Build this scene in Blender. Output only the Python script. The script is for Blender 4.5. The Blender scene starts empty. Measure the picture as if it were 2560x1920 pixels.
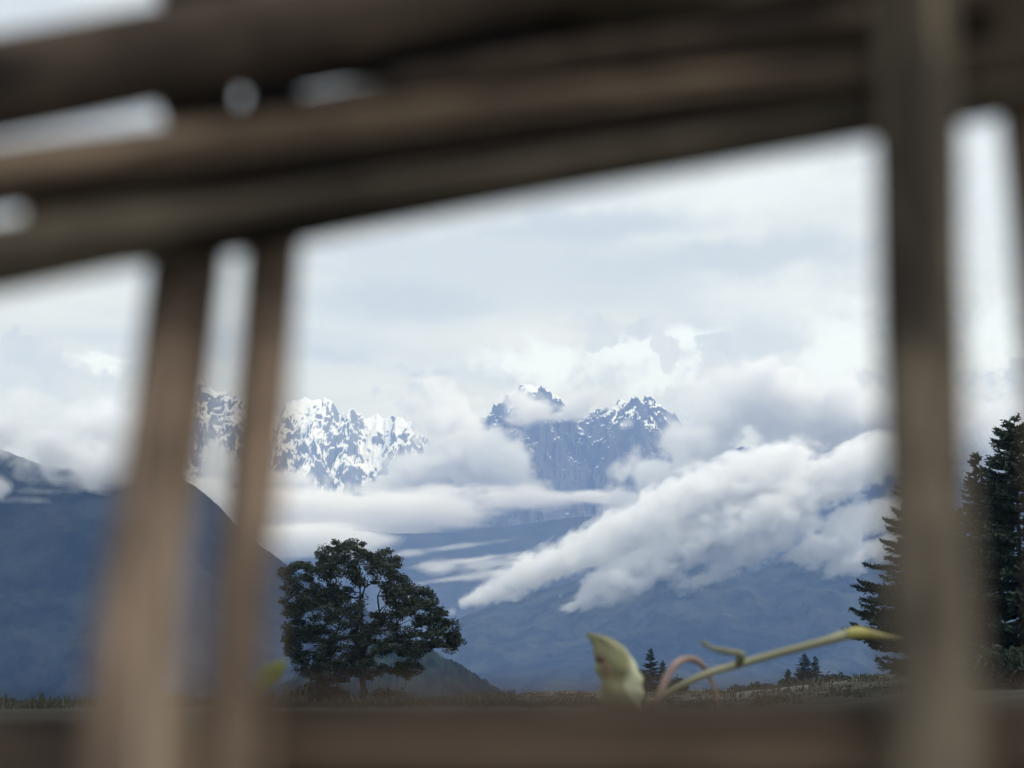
import bpy, math, random
import numpy as np
from mathutils import Vector
R = math.radians

# ------------------------------------------------------------------ camera
FPX = 4777.0                      # focal length in pixels of the 2560-wide photograph
CAM = np.array([0.0, 0.0, 1.25])
PITCH = math.atan((1710 - 960) / FPX)
sc = bpy.context.scene
cam_d = bpy.data.cameras.new("camera")
cam_d.sensor_width = 36.0
cam_d.lens = 36.0 * FPX / 2560.0
cam_d.clip_start = 0.01
cam_d.clip_end = 60000.0
cam = bpy.data.objects.new("camera", cam_d)
sc.collection.objects.link(cam)
cam.location = CAM.tolist()
cam.rotation_euler = (R(90) + PITCH, 0, 0)
cam_d.dof.use_dof = True
cam_d.dof.focus_distance = 60.0
cam_d.dof.aperture_fstop = cam_d.lens / 3.5      # 3.5 mm wide pupil, a phone's tele lens
sc.camera = cam

# ------------------------------------------------------------------ world, sun, exposure
SUN_EL, SUN_AZ = 55.0, 110.0       # azimuth measured from +Y (view direction) towards +X
world = bpy.data.worlds.new("World")
sc.world = world
world.use_nodes = True
EXPOSURE = 0.22
sc.view_settings.view_transform = 'Standard'
sc.view_settings.look = 'None'
sc.view_settings.exposure = EXPOSURE
sc.view_settings.gamma = 1.0
sun_d = bpy.data.lights.new("sun", 'SUN')
sun_d.energy = 1.5
sun_d.angle = R(14)
sun_d.color = (1.0, 0.96, 0.90)
sun = bpy.data.objects.new("sun", sun_d)
sc.collection.objects.link(sun)
sd = Vector((math.sin(R(SUN_AZ)) * math.cos(R(SUN_EL)), math.cos(R(SUN_AZ)) * math.cos(R(SUN_EL)), math.sin(R(SUN_EL))))
sun.rotation_euler = sd.to_track_quat('Z', 'Y').to_euler()

sc.cycles.max_bounces = 16
sc.cycles.volume_bounces = 12
sc.cycles.transparent_max_bounces = 16
sc.cycles.volume_step_rate = 2.0
sc.cycles.volume_max_steps = 512
sc.cycles.use_denoising = True

def pdir(px, py):
    c, s = math.cos(PITCH), math.sin(PITCH)
    a, b = px - 1280.0, 960.0 - py
    d = np.array([a, FPX * c - b * s, FPX * s + b * c])
    return d
def P(px, py, Y):
    """the point of the place that stands Y metres ahead in the direction of a pixel"""
    d = pdir(px, py)
    return CAM + d * (Y / d[1])
def azel(px, py):
    d = pdir(px, py)
    return math.atan2(d[0], d[1]), math.atan2(d[2], math.hypot(d[0], d[1]))

# ---- node helpers
class NT:
    def __init__(s, tree): s.t = tree
    def n(s, typ, **kw):
        nd = s.t.nodes.new(typ)
        for k, v in kw.items():
            if isinstance(k, str) and not k.startswith('i_'): setattr(nd, k, v)
        return nd
    def put(s, sock, v):
        if isinstance(v, bpy.types.NodeSocket): s.t.links.new(v, sock)
        elif v is not None: sock.default_value = v
    def math(s, op, a, b=None, c=None, clamp=False):
        nd = s.n('ShaderNodeMath', operation=op); nd.use_clamp = clamp
        s.put(nd.inputs[0], a)
        if b is not None: s.put(nd.inputs[1], b)
        if c is not None: s.put(nd.inputs[2], c)
        return nd.outputs[0]
    def vec(s, op, a, b=None):
        nd = s.n('ShaderNodeVectorMath', operation=op)
        s.put(nd.inputs[0], a)
        if b is not None: s.put(nd.inputs[1], b)
        return nd.outputs['Value'] if op in ('LENGTH', 'DOT_PRODUCT', 'DISTANCE') else nd.outputs[0]
    def noise(s, vec, scale, detail=4, rough=.55, dist=0.0, lac=2.0):
        nd = s.n('ShaderNodeTexNoise')
        s.put(nd.inputs['Vector'], vec)
        nd.inputs['Scale'].default_value = scale; nd.inputs['Detail'].default_value = detail
        nd.inputs['Roughness'].default_value = rough; nd.inputs['Distortion'].default_value = dist
        nd.inputs['Lacunarity'].default_value = lac
        return nd
    def rng(s, v, a, b, c=0.0, d=1.0, smooth=True):
        nd = s.n('ShaderNodeMapRange')
        nd.interpolation_type = 'SMOOTHSTEP' if smooth else 'LINEAR'
        s.put(nd.inputs[0], v)
        for i, x in enumerate((a, b, c, d)): s.put(nd.inputs[1 + i], x)
        return nd.outputs[0]
    def mix(s, f, a, b):
        nd = s.n('ShaderNodeMix', data_type='RGBA')
        s.put(nd.inputs[0], f)
        s.put(nd.inputs[6], a if not isinstance(a, tuple) else (*a, 1)); s.put(nd.inputs[7], b if not isinstance(b, tuple) else (*b, 1))
        return nd.outputs[2]

def S(c):   # sRGB 0-255 -> linear
    return tuple(((x / 255) / 12.92 if x / 255 <= .04045 else ((x / 255 + .055) / 1.055) ** 2.4) for x in c)

def build_world():
    t = world.node_tree; t.nodes.clear(); g = NT(t)
    tc = g.n('ShaderNodeTexCoord').outputs['Generated']
    sep = g.n('ShaderNodeSeparateXYZ'); g.put(sep.inputs[0], tc)
    az = g.math('ARCTAN2', sep.outputs[0], sep.outputs[1])
    el = g.math('ARCSINE', sep.outputs[2])
    cx = g.n('ShaderNodeCombineXYZ'); g.put(cx.inputs[0], az); g.put(cx.inputs[1], el)
    co = cx.outputs[0]
    # bend the coordinates so that cloud edges billow
    w1 = g.noise(tc, 22, 5, .6); w1c = g.vec('SUBTRACT', w1.outputs['Color'], (.5, .5, .5))
    w1s = g.n('ShaderNodeVectorMath', operation='SCALE'); g.put(w1s.inputs[0], w1c); w1s.inputs[3].default_value = 0.026
    cow = g.vec('ADD', co, w1s.outputs[0])
    w2 = g.noise(tc, 75, 5, .6); w2c = g.vec('SUBTRACT', w2.outputs['Color'], (.5, .5, .5))
    w2s = g.n('ShaderNodeVectorMath', operation='SCALE'); g.put(w2s.inputs[0], w2c); w2s.inputs[3].default_value = 0.009
    cow = g.vec('ADD', cow, w2s.outputs[0])
    def blobs(lst, src):
        best = None
        for (px, py, rx, ry) in lst:
            a, e = azel(px, py)
            d = g.vec('SUBTRACT', src, (a, e, 0)); d = g.vec('MULTIPLY', d, (FPX / rx, FPX / ry, 0))
            L = g.vec('LENGTH', d)
            best = L if best is None else g.math('MINIMUM', best, L)
        return g.math('SUBTRACT', 1.0, best)
    edge = g.noise(tc, 60, 6, .62)
    e0 = g.math('SUBTRACT', edge.outputs['Fac'], .5)
    e1 = g.math('SUBTRACT', g.math('ADD', g.math('MULTIPLY', edge.outputs['Fac'], .6), g.math('MULTIPLY', g.noise(tc, 150, 6, .65).outputs['Fac'], .4)), .5)
    # high layer: long soft streaks
    st = g.vec('MULTIPLY', co, (5.0, 26.0, 1.0))
    n1 = g.noise(st, 1.0, 5, .5, .4)
    n2 = g.noise(cow, 9.0, 4, .5)
    v = g.math('ADD', g.math('MULTIPLY', n1.outputs['Fac'], .65), g.math('MULTIPLY', n2.outputs['Fac'], .35))
    v = g.rng(v, .40, .62)
    col = g.mix(v, S(SKY_DARK), S(SKY_LIGHT))
    # broad grey patches under the top layer
    gp = blobs([(1000, 750, 330, 70), (1850, 640, 500, 75), (1500, 560, 420, 50), (850, 890, 120, 30), (1080, 930, 80, 18)], cow)
    m = g.rng(g.math('ADD', gp, g.math('MULTIPLY', e0, .5)), -.1, .75)
    col = g.mix(g.math('MULTIPLY', m, .85), col, S(SKY_PATCH))
    # bright openings
    br = blobs([(1560, 870, 130, 45), (1650, 930, 150, 60), (1750, 960, 90, 50), (1730, 860, 110, 40), (2080, 930, 120, 70), (2130, 860, 120, 110),
                (1350, 900, 200, 50), (2490, 850, 100, 110), (1380, 1020, 30, 16), (230, 900, 90, 20), (250, 925, 60, 25)], cow)
    m = g.rng(g.math('ADD', br, g.math('MULTIPLY', e0, 2.6)), -.35, .75)
    col = g.mix(g.math('MULTIPLY', m, .9), col, (.90, 1.02, 1.16))
    sb = blobs([(1900, 470, 420, 110), (2480, 450, 160, 300), (2000, 750, 320, 90), (900, 560, 250, 40)], cow)
    col = g.mix(g.math('MULTIPLY', g.rng(g.math('ADD', sb, g.math('MULTIPLY', e0, .8)), -.2, 1.0), .7), col, (.84, .93, 1.0))
    # low cumulus with ragged, crisp tops
    cu = blobs([(1480, 800, 90, 36), (1560, 810, 90, 30), (1500, 845, 60, 30), (1640, 850, 26, 45), (1660, 900, 40, 50), (1800, 870, 80, 38), (1860, 880, 60, 50), (1790, 920, 50, 40),
                (1880, 960, 110, 80), (1960, 1020, 140, 60), (2080, 1050, 140, 60), (2200, 1010, 90, 60),
                (2180, 960, 40, 30), (2460, 980, 90, 60), (2550, 960, 60, 60),
                (90, 880, 100, 45), (140, 940, 80, 55), (30, 860, 60, 50), (250, 970, 40, 45), (180, 980, 60, 40), (1080, 1000, 50, 36), (1030, 1030, 40, 30),
                (1700, 1040, 120, 90), (1010, 910, 36, 10), (960, 990, 18, 22)], cow)
    m = g.rng(g.math('ADD', cu, g.math('MULTIPLY', e1, 4.0)), .0, .35)
    shade = g.noise(cow, 30, 4, .55)
    ccol = g.mix(g.rng(shade.outputs['Fac'], .35, .65), S(CU_DARK), S(CU_LIGHT))
    col = g.mix(g.math('MULTIPLY', m, .85), col, ccol)
    # overhead and behind, the unseen sky is made brighter and bluer to light clouds
    hi = g.math('MAXIMUM', g.rng(el, .35, .8), g.rng(sep.outputs[1], .2, -.3))
    col = g.mix(g.math('MULTIPLY', hi, .8), col, SKY_TOP)
    # clear air behind it all: the physical sky
    sky = g.n('ShaderNodeTexSky', sky_type='NISHITA'); sky.sun_disc = False
    sky.sun_elevation = R(SUN_EL); sky.sun_rotation = R(SUN_AZ); sky.altitude = 3000
    sk = g.n('ShaderNodeVectorMath', operation='SCALE'); g.put(sk.inputs[0], sky.outputs[0]); sk.inputs[3].default_value = 1.0
    cl = g.n('ShaderNodeVectorMath', operation='SCALE'); g.put(cl.inputs[0], col); cl.inputs[3].default_value = SKY_GAIN / .1
    fin = g.mix(.93, sk.outputs[0], cl.outputs[0])
    bg = g.n('ShaderNodeBackground'); g.put(bg.inputs[0], fin); bg.inputs[1].default_value = 0.1
    out = g.n('ShaderNodeOutputWorld'); g.put(out.inputs[0], bg.outputs[0])
SKY_DARK, SKY_LIGHT, SKY_PATCH, SKY_BRIGHT = (203, 213, 220), (228, 236, 238), (192, 203, 212), (244, 251, 251)
CU_DARK, CU_LIGHT = (196, 206, 215), (214, 222, 228)
SKY_GAIN = 1.0
SKY_TOP = (.90, 1.02, 1.20)
build_world()

# ------------------------------------------------------------------ helpers
rs = np.random.RandomState(7)
PERM = rs.permutation(256).astype(np.int64); PERM = np.concatenate([PERM, PERM, PERM])
GR = rs.normal(size=(256, 3)); GR /= np.linalg.norm(GR, axis=1)[:, None]
def perlin(x, y, z):
    xi, yi, zi = np.floor(x).astype(np.int64), np.floor(y).astype(np.int64), np.floor(z).astype(np.int64)
    xf, yf, zf = x - xi, y - yi, z - zi
    u, v, w = (q * q * q * (q * (q * 6 - 15) + 10) for q in (xf, yf, zf))
    xi &= 255; yi &= 255; zi &= 255
    def gr(i, j, k):
        h = PERM[PERM[PERM[(xi + i) & 255] + ((yi + j) & 255)] + ((zi + k) & 255)]
        q = GR[h]
        return q[..., 0] * (xf - i) + q[..., 1] * (yf - j) + q[..., 2] * (zf - k)
    def l(a, b, t): return a + (b - a) * t
    return l(l(l(gr(0,0,0), gr(1,0,0), u), l(gr(0,1,0), gr(1,1,0), u), v), l(l(gr(0,0,1), gr(1,0,1), u), l(gr(0,1,1), gr(1,1,1), u), v), w) * 1.5
def fbm(x, y, z, o=5, gain=.5, kind='f'):
    s = 0; a = 1.; f = 1.; tot = 0
    for i in range(o):
        n = perlin(x * f + 17.3 * i, y * f + 9.1 * i, z * f + 5.7 * i)
        if kind == 'b': n = 1 - 2.2 * np.abs(n)
        elif kind == 'r': n = (1 - np.abs(n) * 1.6)
        s = s + a * n; tot += a; a *= gain; f *= 2.03
    return s / tot

def tag(o, label=None, cat=None, group=None, kind=None):
    if label: o['label'] = label
    if cat: o['category'] = cat
    if group: o['group'] = group
    if kind: o['kind'] = kind
    return o
def mesh_obj(name, verts, faces, mat, parent=None, smooth=True, loc=None):
    me = bpy.data.meshes.new(name)
    verts = np.asarray(verts, dtype=float)
    if loc is not None: verts = verts - np.asarray(loc)
    fa = np.asarray(faces)
    me.vertices.add(len(verts)); me.vertices.foreach_set('co', verts.astype(np.float32).ravel())
    if fa.dtype == object or fa.ndim != 2:
        raise ValueError(name)
    k = fa.shape[1]
    me.loops.add(fa.size); me.loops.foreach_set('vertex_index', fa.astype(np.int32).ravel())
    me.polygons.add(len(fa)); me.polygons.foreach_set('loop_start', (np.arange(len(fa)) * k).astype(np.int32))
    me.polygons.foreach_set('loop_total', np.full(len(fa), k, dtype=np.int32))
    if smooth: me.polygons.foreach_set('use_smooth', np.ones(len(fa), dtype=bool))
    me.update(calc_edges=True); me.validate()
    if mat: me.materials.append(mat)
    o = bpy.data.objects.new(name, me); sc.collection.objects.link(o)
    if loc is not None and parent is None: o.location = list(map(float, loc))
    if parent: o.parent = parent
    return o
def empty(name, loc):
    o = bpy.data.objects.new(name, None); sc.collection.objects.link(o)
    o.location = list(map(float, loc)); o.empty_display_size = .2
    return o
def material(name, fn):
    m = bpy.data.materials.new(name); m.use_nodes = True
    t = m.node_tree; t.nodes.clear(); g = NT(t)
    out = g.n('ShaderNodeOutputMaterial')
    fn(g, out)
    return m
def principled(g, out, col, rough=.8, bump=None, bstr=.3, bdist=.01, spec=.3, trans=None):
    p = g.n('ShaderNodeBsdfPrincipled')
    g.put(p.inputs['Base Color'], col if not isinstance(col, tuple) else (*col, 1)); g.put(p.inputs['Roughness'], rough)
    p.inputs['Specular IOR Level'].default_value = spec
    if bump is not None:
        b = g.n('ShaderNodeBump'); b.inputs['Strength'].default_value = bstr; b.inputs['Distance'].default_value = bdist
        g.put(b.inputs['Height'], bump); g.put(p.inputs['Normal'], b.outputs[0])
    g.put(out.inputs['Surface'], p.outputs[0])
    return p

# ------------------------------------------------------------------ materials
def m_snowrock(name, sz, bias, rock1, rock2, soft=.05, diag=False):
    def f(g, out):
        geo = g.n('ShaderNodeNewGeometry')
        pos = geo.outputs['Position']; nz = g.n('ShaderNodeSeparateXYZ'); g.put(nz.inputs[0], geo.outputs['Normal'])
        pz = g.n('ShaderNodeSeparateXYZ'); g.put(pz.inputs[0], pos)
        npos = pos
        if diag:      # gullies running down across the face
            u = g.vec('DOT_PRODUCT', pos, (.42, 0, .42)); w = g.vec('DOT_PRODUCT', pos, (1.15, 0, -1.15)); yy = g.vec('DOT_PRODUCT', pos, (0, .5, 0))
            cb = g.n('ShaderNodeCombineXYZ'); g.put(cb.inputs[0], u); g.put(cb.inputs[1], yy); g.put(cb.inputs[2], w); npos = cb.outputs[0]
        a = g.noise(npos, 1 / 60., 7, .64).outputs['Fac']
        b = g.noise(pos, 1 / 260., 4, .5).outputs['Fac']
        alt = g.rng(pz.outputs[2], sz[0], sz[1], -.45, .0, False)
        v = g.math('ADD', nz.outputs[2], g.math('MULTIPLY', g.math('SUBTRACT', a, .5), .85))
        v = g.math('ADD', v, g.math('MULTIPLY', g.math('SUBTRACT', b, .5), .5))
        v = g.math('ADD', v, alt)
        m = g.rng(v, bias - soft, bias + soft)
        rk = g.mix(g.noise(pos, 1 / 25., 5, .6).outputs['Fac'], rock1, rock2)
        col = g.mix(m, rk, (.86, .88, .90))
        principled(g, out, col, .9, a, .5, 12., spec=.1)
    return material(name, f)
def m_slope(name, c1, c2, sc1, c3=None):
    def f(g, out):
        pos = g.n('ShaderNodeNewGeometry').outputs['Position']
        a = g.noise(pos, sc1, 7, .62).outputs['Fac']; b = g.noise(pos, sc1 * .18, 4, .55).outputs['Fac']
        col = g.mix(g.rng(a, .35, .65), c1, c2)
        if c3: col = g.mix(g.rng(b, .52, .62), col, c3)
        principled(g, out, col, .95, a, .6, 6., spec=.05)
    return material(name, f)
M = {}
M['snow'] = m_snowrock('snow_and_rock', (-1500, 800), .44, (.16, .17, .18), (.26, .27, .28))
M['snow_thin'] = m_snowrock('rock_with_snow', (1250, 1950), .54, (.07, .075, .085), (.15, .155, .17), diag=True)
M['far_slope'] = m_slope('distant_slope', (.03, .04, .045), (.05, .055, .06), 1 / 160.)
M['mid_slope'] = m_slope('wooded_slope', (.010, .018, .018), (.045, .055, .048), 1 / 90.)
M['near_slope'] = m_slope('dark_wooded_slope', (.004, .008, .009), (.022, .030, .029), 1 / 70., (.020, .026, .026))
def f_ground(g, out):
    pos = g.n('ShaderNodeNewGeometry').outputs['Position']
    a = g.noise(pos, .25, 8, .65).outputs['Fac']; b = g.noise(pos, .02, 4, .5).outputs['Fac']; c = g.noise(pos, 9, 6, .6).outputs['Fac']
    col = g.mix(g.rng(a, .35, .7), (.045, .048, .034), (.095, .090, .070))
    col = g.mix(g.rng(b, .45, .6), col, (.14, .135, .115))
    principled(g, out, col, .95, c, .5, .03, spec=.05)
M['ground'] = material('dry_grass_ground', f_ground)
def m_wood(name, c1, c2, c3, streak=(1, 1, 1)):
    def f(g, out):
        tc = g.n('ShaderNodeTexCoord').outputs['UV']
        s1 = g.vec('MULTIPLY', tc, (8., 26., 1.)); a = g.noise(s1, 1., 5, .6).outputs['Fac']
        s2 = g.vec('MULTIPLY', tc, (26., 3., 1.)); b = g.noise(s2, 1., 3, .5).outputs['Fac']
        col = g.mix(g.rng(b, .35, .65), c1, c2)
        col = g.mix(g.rng(a, .45, .72), col, c3)
        e_ = g.noise(g.vec('MULTIPLY', tc, (5., 9., 1.)), 1., 3, .5, .6).outputs['Fac']
        col = g.mix(g.rng(e_, .56, .68), col, tuple(x * 1.9 for x in c2))
        d_ = g.noise(g.vec('MULTIPLY', tc, (3.2, 7., 1.)), 1., 3, .5, 1.).outputs['Fac']
        col = g.mix(g.rng(d_, .50, .64), col, tuple(x * .45 for x in c3))
        principled(g, out, col, .85, a, .4, .0004, spec=.12)
    return material(name, f)
M['wood'] = m_wood('weathered_stick', (0.0524, 0.0364, 0.0255), (0.0845, 0.0587, 0.0395), (0.0378, 0.0261, 0.0185))
M['wood_grey'] = m_wood('grey_green_stick', (0.0699, 0.0548, 0.0359), (0.1048, 0.0809, 0.0522), (0.0495, 0.0364, 0.0243))
M['wood_warm'] = m_wood('brown_stick', (0.0717, 0.0490, 0.0311), (0.1030, 0.0715, 0.0445), (0.0493, 0.0323, 0.0210))
M['wood_pale'] = m_wood('pale_stick', (0.1680, 0.1176, 0.0756), (0.2240, 0.1617, 0.1050), (0.1232, 0.0833, 0.0529))
M['wood_light'] = m_wood('light_brown_stick', (0.1008, 0.0686, 0.0445), (0.1456, 0.1000, 0.0655), (0.0762, 0.0490, 0.0311))
M['wood_shade'] = m_wood('shade_dark_stick', (0.0056, 0.0049, 0.0050), (0.0101, 0.0078, 0.0067), (0.0045, 0.0039, 0.0034))  # near-black: the shade of the crevices is put into this stick colour
def m_leaf(name, c1, c2, scale=1.2, tr=.25):
    def f(g, out):
        pos = g.n('ShaderNodeNewGeometry').outputs['Position']
        a = g.noise(pos, scale, 4, .6).outputs['Fac']
        col = g.mix(g.rng(a, .35, .65), c1, c2)
        isl = g.n('ShaderNodeNewGeometry').outputs['Random Per Island']; col = g.mix(g.math('MULTIPLY', isl, .5), col, tuple(min(1, x * 1.9) for x in c2))
        p = g.n('ShaderNodeBsdfPrincipled'); g.put(p.inputs['Base Color'], col); p.inputs['Roughness'].default_value = .55
        p.inputs['Specular IOR Level'].default_value = .3
        t = g.n('ShaderNodeBsdfTranslucent'); g.put(t.inputs[0], col)
        mx = g.n('ShaderNodeMixShader'); mx.inputs[0].default_value = tr
        g.put(mx.inputs[1], p.outputs[0]); g.put(mx.inputs[2], t.outputs[0]); g.put(out.inputs['Surface'], mx.outputs[0])
    return material(name, f)
M['leaf'] = m_leaf('broad_leaves', (.010, .018, .011), (.026, .036, .020), .9)
M['needle'] = m_leaf('fir_needles', (.012, .022, .014), (.028, .042, .024), .8, .1)
M['bark'] = material('tree_bark', lambda g, o: principled(g, o, (.035, .030, .026), .9))
def m_plant(name, c1, c2, c3, s):
    def f(g, out):
        pos = g.n('ShaderNodeNewGeometry').outputs['Position']
        a = g.noise(pos, s, 3, .55).outputs['Fac']; b = g.noise(pos, s * .45, 2, .5).outputs['Fac']
        col = g.mix(g.rng(a, .4, .6), c1, c2); col = g.mix(g.rng(b, .53, .60), col, c3)
        principled(g, out, col, .5, a, .3, .001, spec=.3)
    return material(name, f)
M['stem'] = m_plant('green_stem', (.15, .145, .075), (.21, .20, .11), (.15, .12, .08), 30)
M['stem_tip'] = m_plant('yellow_stem_tip', (.29, .26, .07), (.37, .33, .09), (.24, .20, .06), 30)
M['tendril'] = m_plant('pinkish_tendril', (.19, .12, .09), (.25, .17, .12), (.13, .08, .07), 40)
M['bud'] = m_plant('pale_green_leaf', (.36, .37, .20), (.44, .44, .27), (.17, .16, .07), 45)
M['scar'] = m_plant('brown_scar', (.09, .045, .025), (.13, .07, .04), (.06, .03, .02), 80)
M['dark_leaf'] = m_plant('olive_leaf', (.09, .11, .012), (.15, .17, .02), (.07, .08, .01), 60)

# ------------------------------------------------------------------ the land
def ground():
    n = 300
    x = np.sign(np.linspace(-1, 1, n)) * np.abs(np.linspace(-1, 1, n)) ** 3.6 * 16000
    y = np.linspace(0, 1, n) ** 3 * 20000 - 60
    X, Y = np.meshgrid(x, y)
    Z = fbm(X / 60, Y / 60, X * 0, 4) * np.clip((Y - 20) / 200, 0, 1) * 1.2
    bank = np.clip((X - 12 - np.maximum(0, (110 - Y) * .0)) / 26, 0, 1) * np.exp(-((Y - 125) / 60) ** 2) * 3.2   # the rise under the firs
    Z = Z + bank
    edge = 150 + 200 * np.clip((X + 5) / 15, 0, 1)
    q = np.clip((Y - edge) / 1500, 0, 1); Z = Z - 320 * q * q * (3 - 2 * q) - np.clip((Y - edge) / 60, 0, 1) ** 2 * 3
    v = np.stack([X, Y, Z], -1).reshape(-1, 3)
    i = np.arange((n - 1) * n).reshape(n - 1, n)[:, :-1].ravel()
    o = mesh_obj('ground', v, np.stack([i, i + 1, i + n + 1, i + n], 1), M['ground'])
    tag(o, kind='structure')
    return x, y, Z
GX, GY, GZ = ground()
def ground_z(x, y):
    i = min(max(np.searchsorted(GY, y) - 1, 0), len(GY) - 2); j = min(max(np.searchsorted(GX, x) - 1, 0), len(GX) - 2)
    tx = (x - GX[j]) / (GX[j + 1] - GX[j]); ty = (y - GY[i]) / (GY[i + 1] - GY[i])
    return float((GZ[i, j] * (1 - tx) + GZ[i, j + 1] * tx) * (1 - ty) + (GZ[i + 1, j] * (1 - tx) + GZ[i + 1, j + 1] * tx) * ty)

def mountain(name, prof, Y, front, back, mat, nx=500, ny=220, rough=.16, wav=700., sharp=1.0, seed=0., sil=.03, warp=.5, foot=-340., expo=1.1):
    pts = np.array([P(a, b, Y) for a, b in prof])
    x = np.linspace(pts[0, 0], pts[-1, 0], nx)
    H = np.interp(x, pts[:, 0], pts[:, 2])
    t = np.concatenate([np.linspace(-1, 0, int(ny * .72), endpoint=False), np.linspace(0, 1, ny - int(ny * .72))])
    X, T = np.meshgrid(x, t)
    yr = Y + 0.12 * front * fbm(X / wav + seed, X * 0 + 3.3, X * 0, 3)
    YY = yr + np.where(T < 0, T * front, T * back)
    h = 1 - np.abs(T)
    hh = np.where(T < 0, h ** expo, h ** 1.2)
    wx = warp * wav * .5 * fbm(X / wav + seed + 4, YY / wav, X * 0 + 1, 3); wy = warp * wav * .5 * fbm(X / wav, YY / wav + seed, X * 0 + 8, 3)
    rid = fbm((X + wx) / wav + seed, (YY + wy) / wav * .75, X * 0 + seed, 7, .52, 'r') - .62
    amp = np.minimum(1, 5 * (1 - h) + sil) * np.minimum(1, h * 4)
    Z = foot + (H[None, :] - foot) * hh
    Z = Z + rough * (H[None, :] - foot) * rid * amp
    # small teeth along the crest
    Z = Z + (fbm(X / (wav * .06) + seed, YY / (wav * .06), X * 0, 4, .6) * wav * .012 * sharp) * np.clip(h * 3 - 1, 0, 1)
    v = np.stack([X, YY, Z], -1).reshape(-1, 3); n = nx; m = len(t)
    i = np.arange((m - 1) * n).reshape(m - 1, n)[:, :-1].ravel()
    o = mesh_obj(name, v, np.stack([i, i + 1, i + n + 1, i + n], 1), mat)
    tag(o, kind='structure')
    return o
mountain('snow_mountain', [(100, 1400), (300, 1130), (400, 985), (460, 925), (500, 945), (520, 975), (545, 985), (565, 983), (590, 995), (620, 1003), (650, 1020), (700, 1040), (715, 1015),
    (760, 1003), (800, 1000), (830, 1012), (850, 1030), (880, 1020), (910, 1050), (940, 1035), (960, 1050), (990, 1040), (1010, 1055), (1050, 1075), (1100, 1130), (1180, 1220), (1260, 1300)],
    13200, 2900, 1800, M['snow'], 1000, 620, .20, 330., 2.5, 1.7, sil=.3, warp=.8)
mountain('rock_mountain', [(1080, 1240), (1180, 1080), (1205, 1050), (1240, 1018), (1270, 992), (1300, 980), (1325, 978), (1352, 976), (1362, 984), (1385, 990), (1410, 1005), (1440, 1020), (1470, 1030), (1500, 1012), (1530, 1015), (1560, 1010),
    (1575, 1000), (1590, 990), (1605, 1002), (1625, 992), (1640, 1010), (1660, 1030), (1685, 1035), (1700, 1060), (1760, 1090), (1900, 1140), (2100, 1250)],
    12400, 2500, 1800, M['snow_thin'], 1000, 560, .22, 330., 4.0, 5.2, sil=.3, warp=.8)
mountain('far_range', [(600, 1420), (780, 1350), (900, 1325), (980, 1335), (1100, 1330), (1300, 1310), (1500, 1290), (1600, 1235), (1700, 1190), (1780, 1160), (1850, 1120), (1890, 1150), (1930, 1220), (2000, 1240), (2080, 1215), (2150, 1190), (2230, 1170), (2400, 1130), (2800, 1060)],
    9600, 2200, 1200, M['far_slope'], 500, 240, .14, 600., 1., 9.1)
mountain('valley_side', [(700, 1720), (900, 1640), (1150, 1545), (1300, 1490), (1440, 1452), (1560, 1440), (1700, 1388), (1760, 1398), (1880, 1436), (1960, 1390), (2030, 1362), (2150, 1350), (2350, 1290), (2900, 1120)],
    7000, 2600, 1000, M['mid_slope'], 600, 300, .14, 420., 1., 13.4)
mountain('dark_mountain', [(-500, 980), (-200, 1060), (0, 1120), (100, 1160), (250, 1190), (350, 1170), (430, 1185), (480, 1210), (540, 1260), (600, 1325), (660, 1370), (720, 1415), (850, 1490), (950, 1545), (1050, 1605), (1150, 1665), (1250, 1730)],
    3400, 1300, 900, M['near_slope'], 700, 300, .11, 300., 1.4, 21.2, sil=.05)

M['hill'] = m_slope('wooded_hill_side', (.008, .015, .012), (.028, .038, .030), 1 / 14.)
mountain('wooded_hill', [(500, 1830), (620, 1760), (740, 1690), (850, 1640), (950, 1598), (1010, 1590), (1060, 1604), (1110, 1642), (1160, 1662), (1205, 1695), (1260, 1730), (1400, 1790)],
    1250, 520, 500, M['hill'], 420, 200, .06, 60., 5., 31.3, sil=.05)

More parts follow.
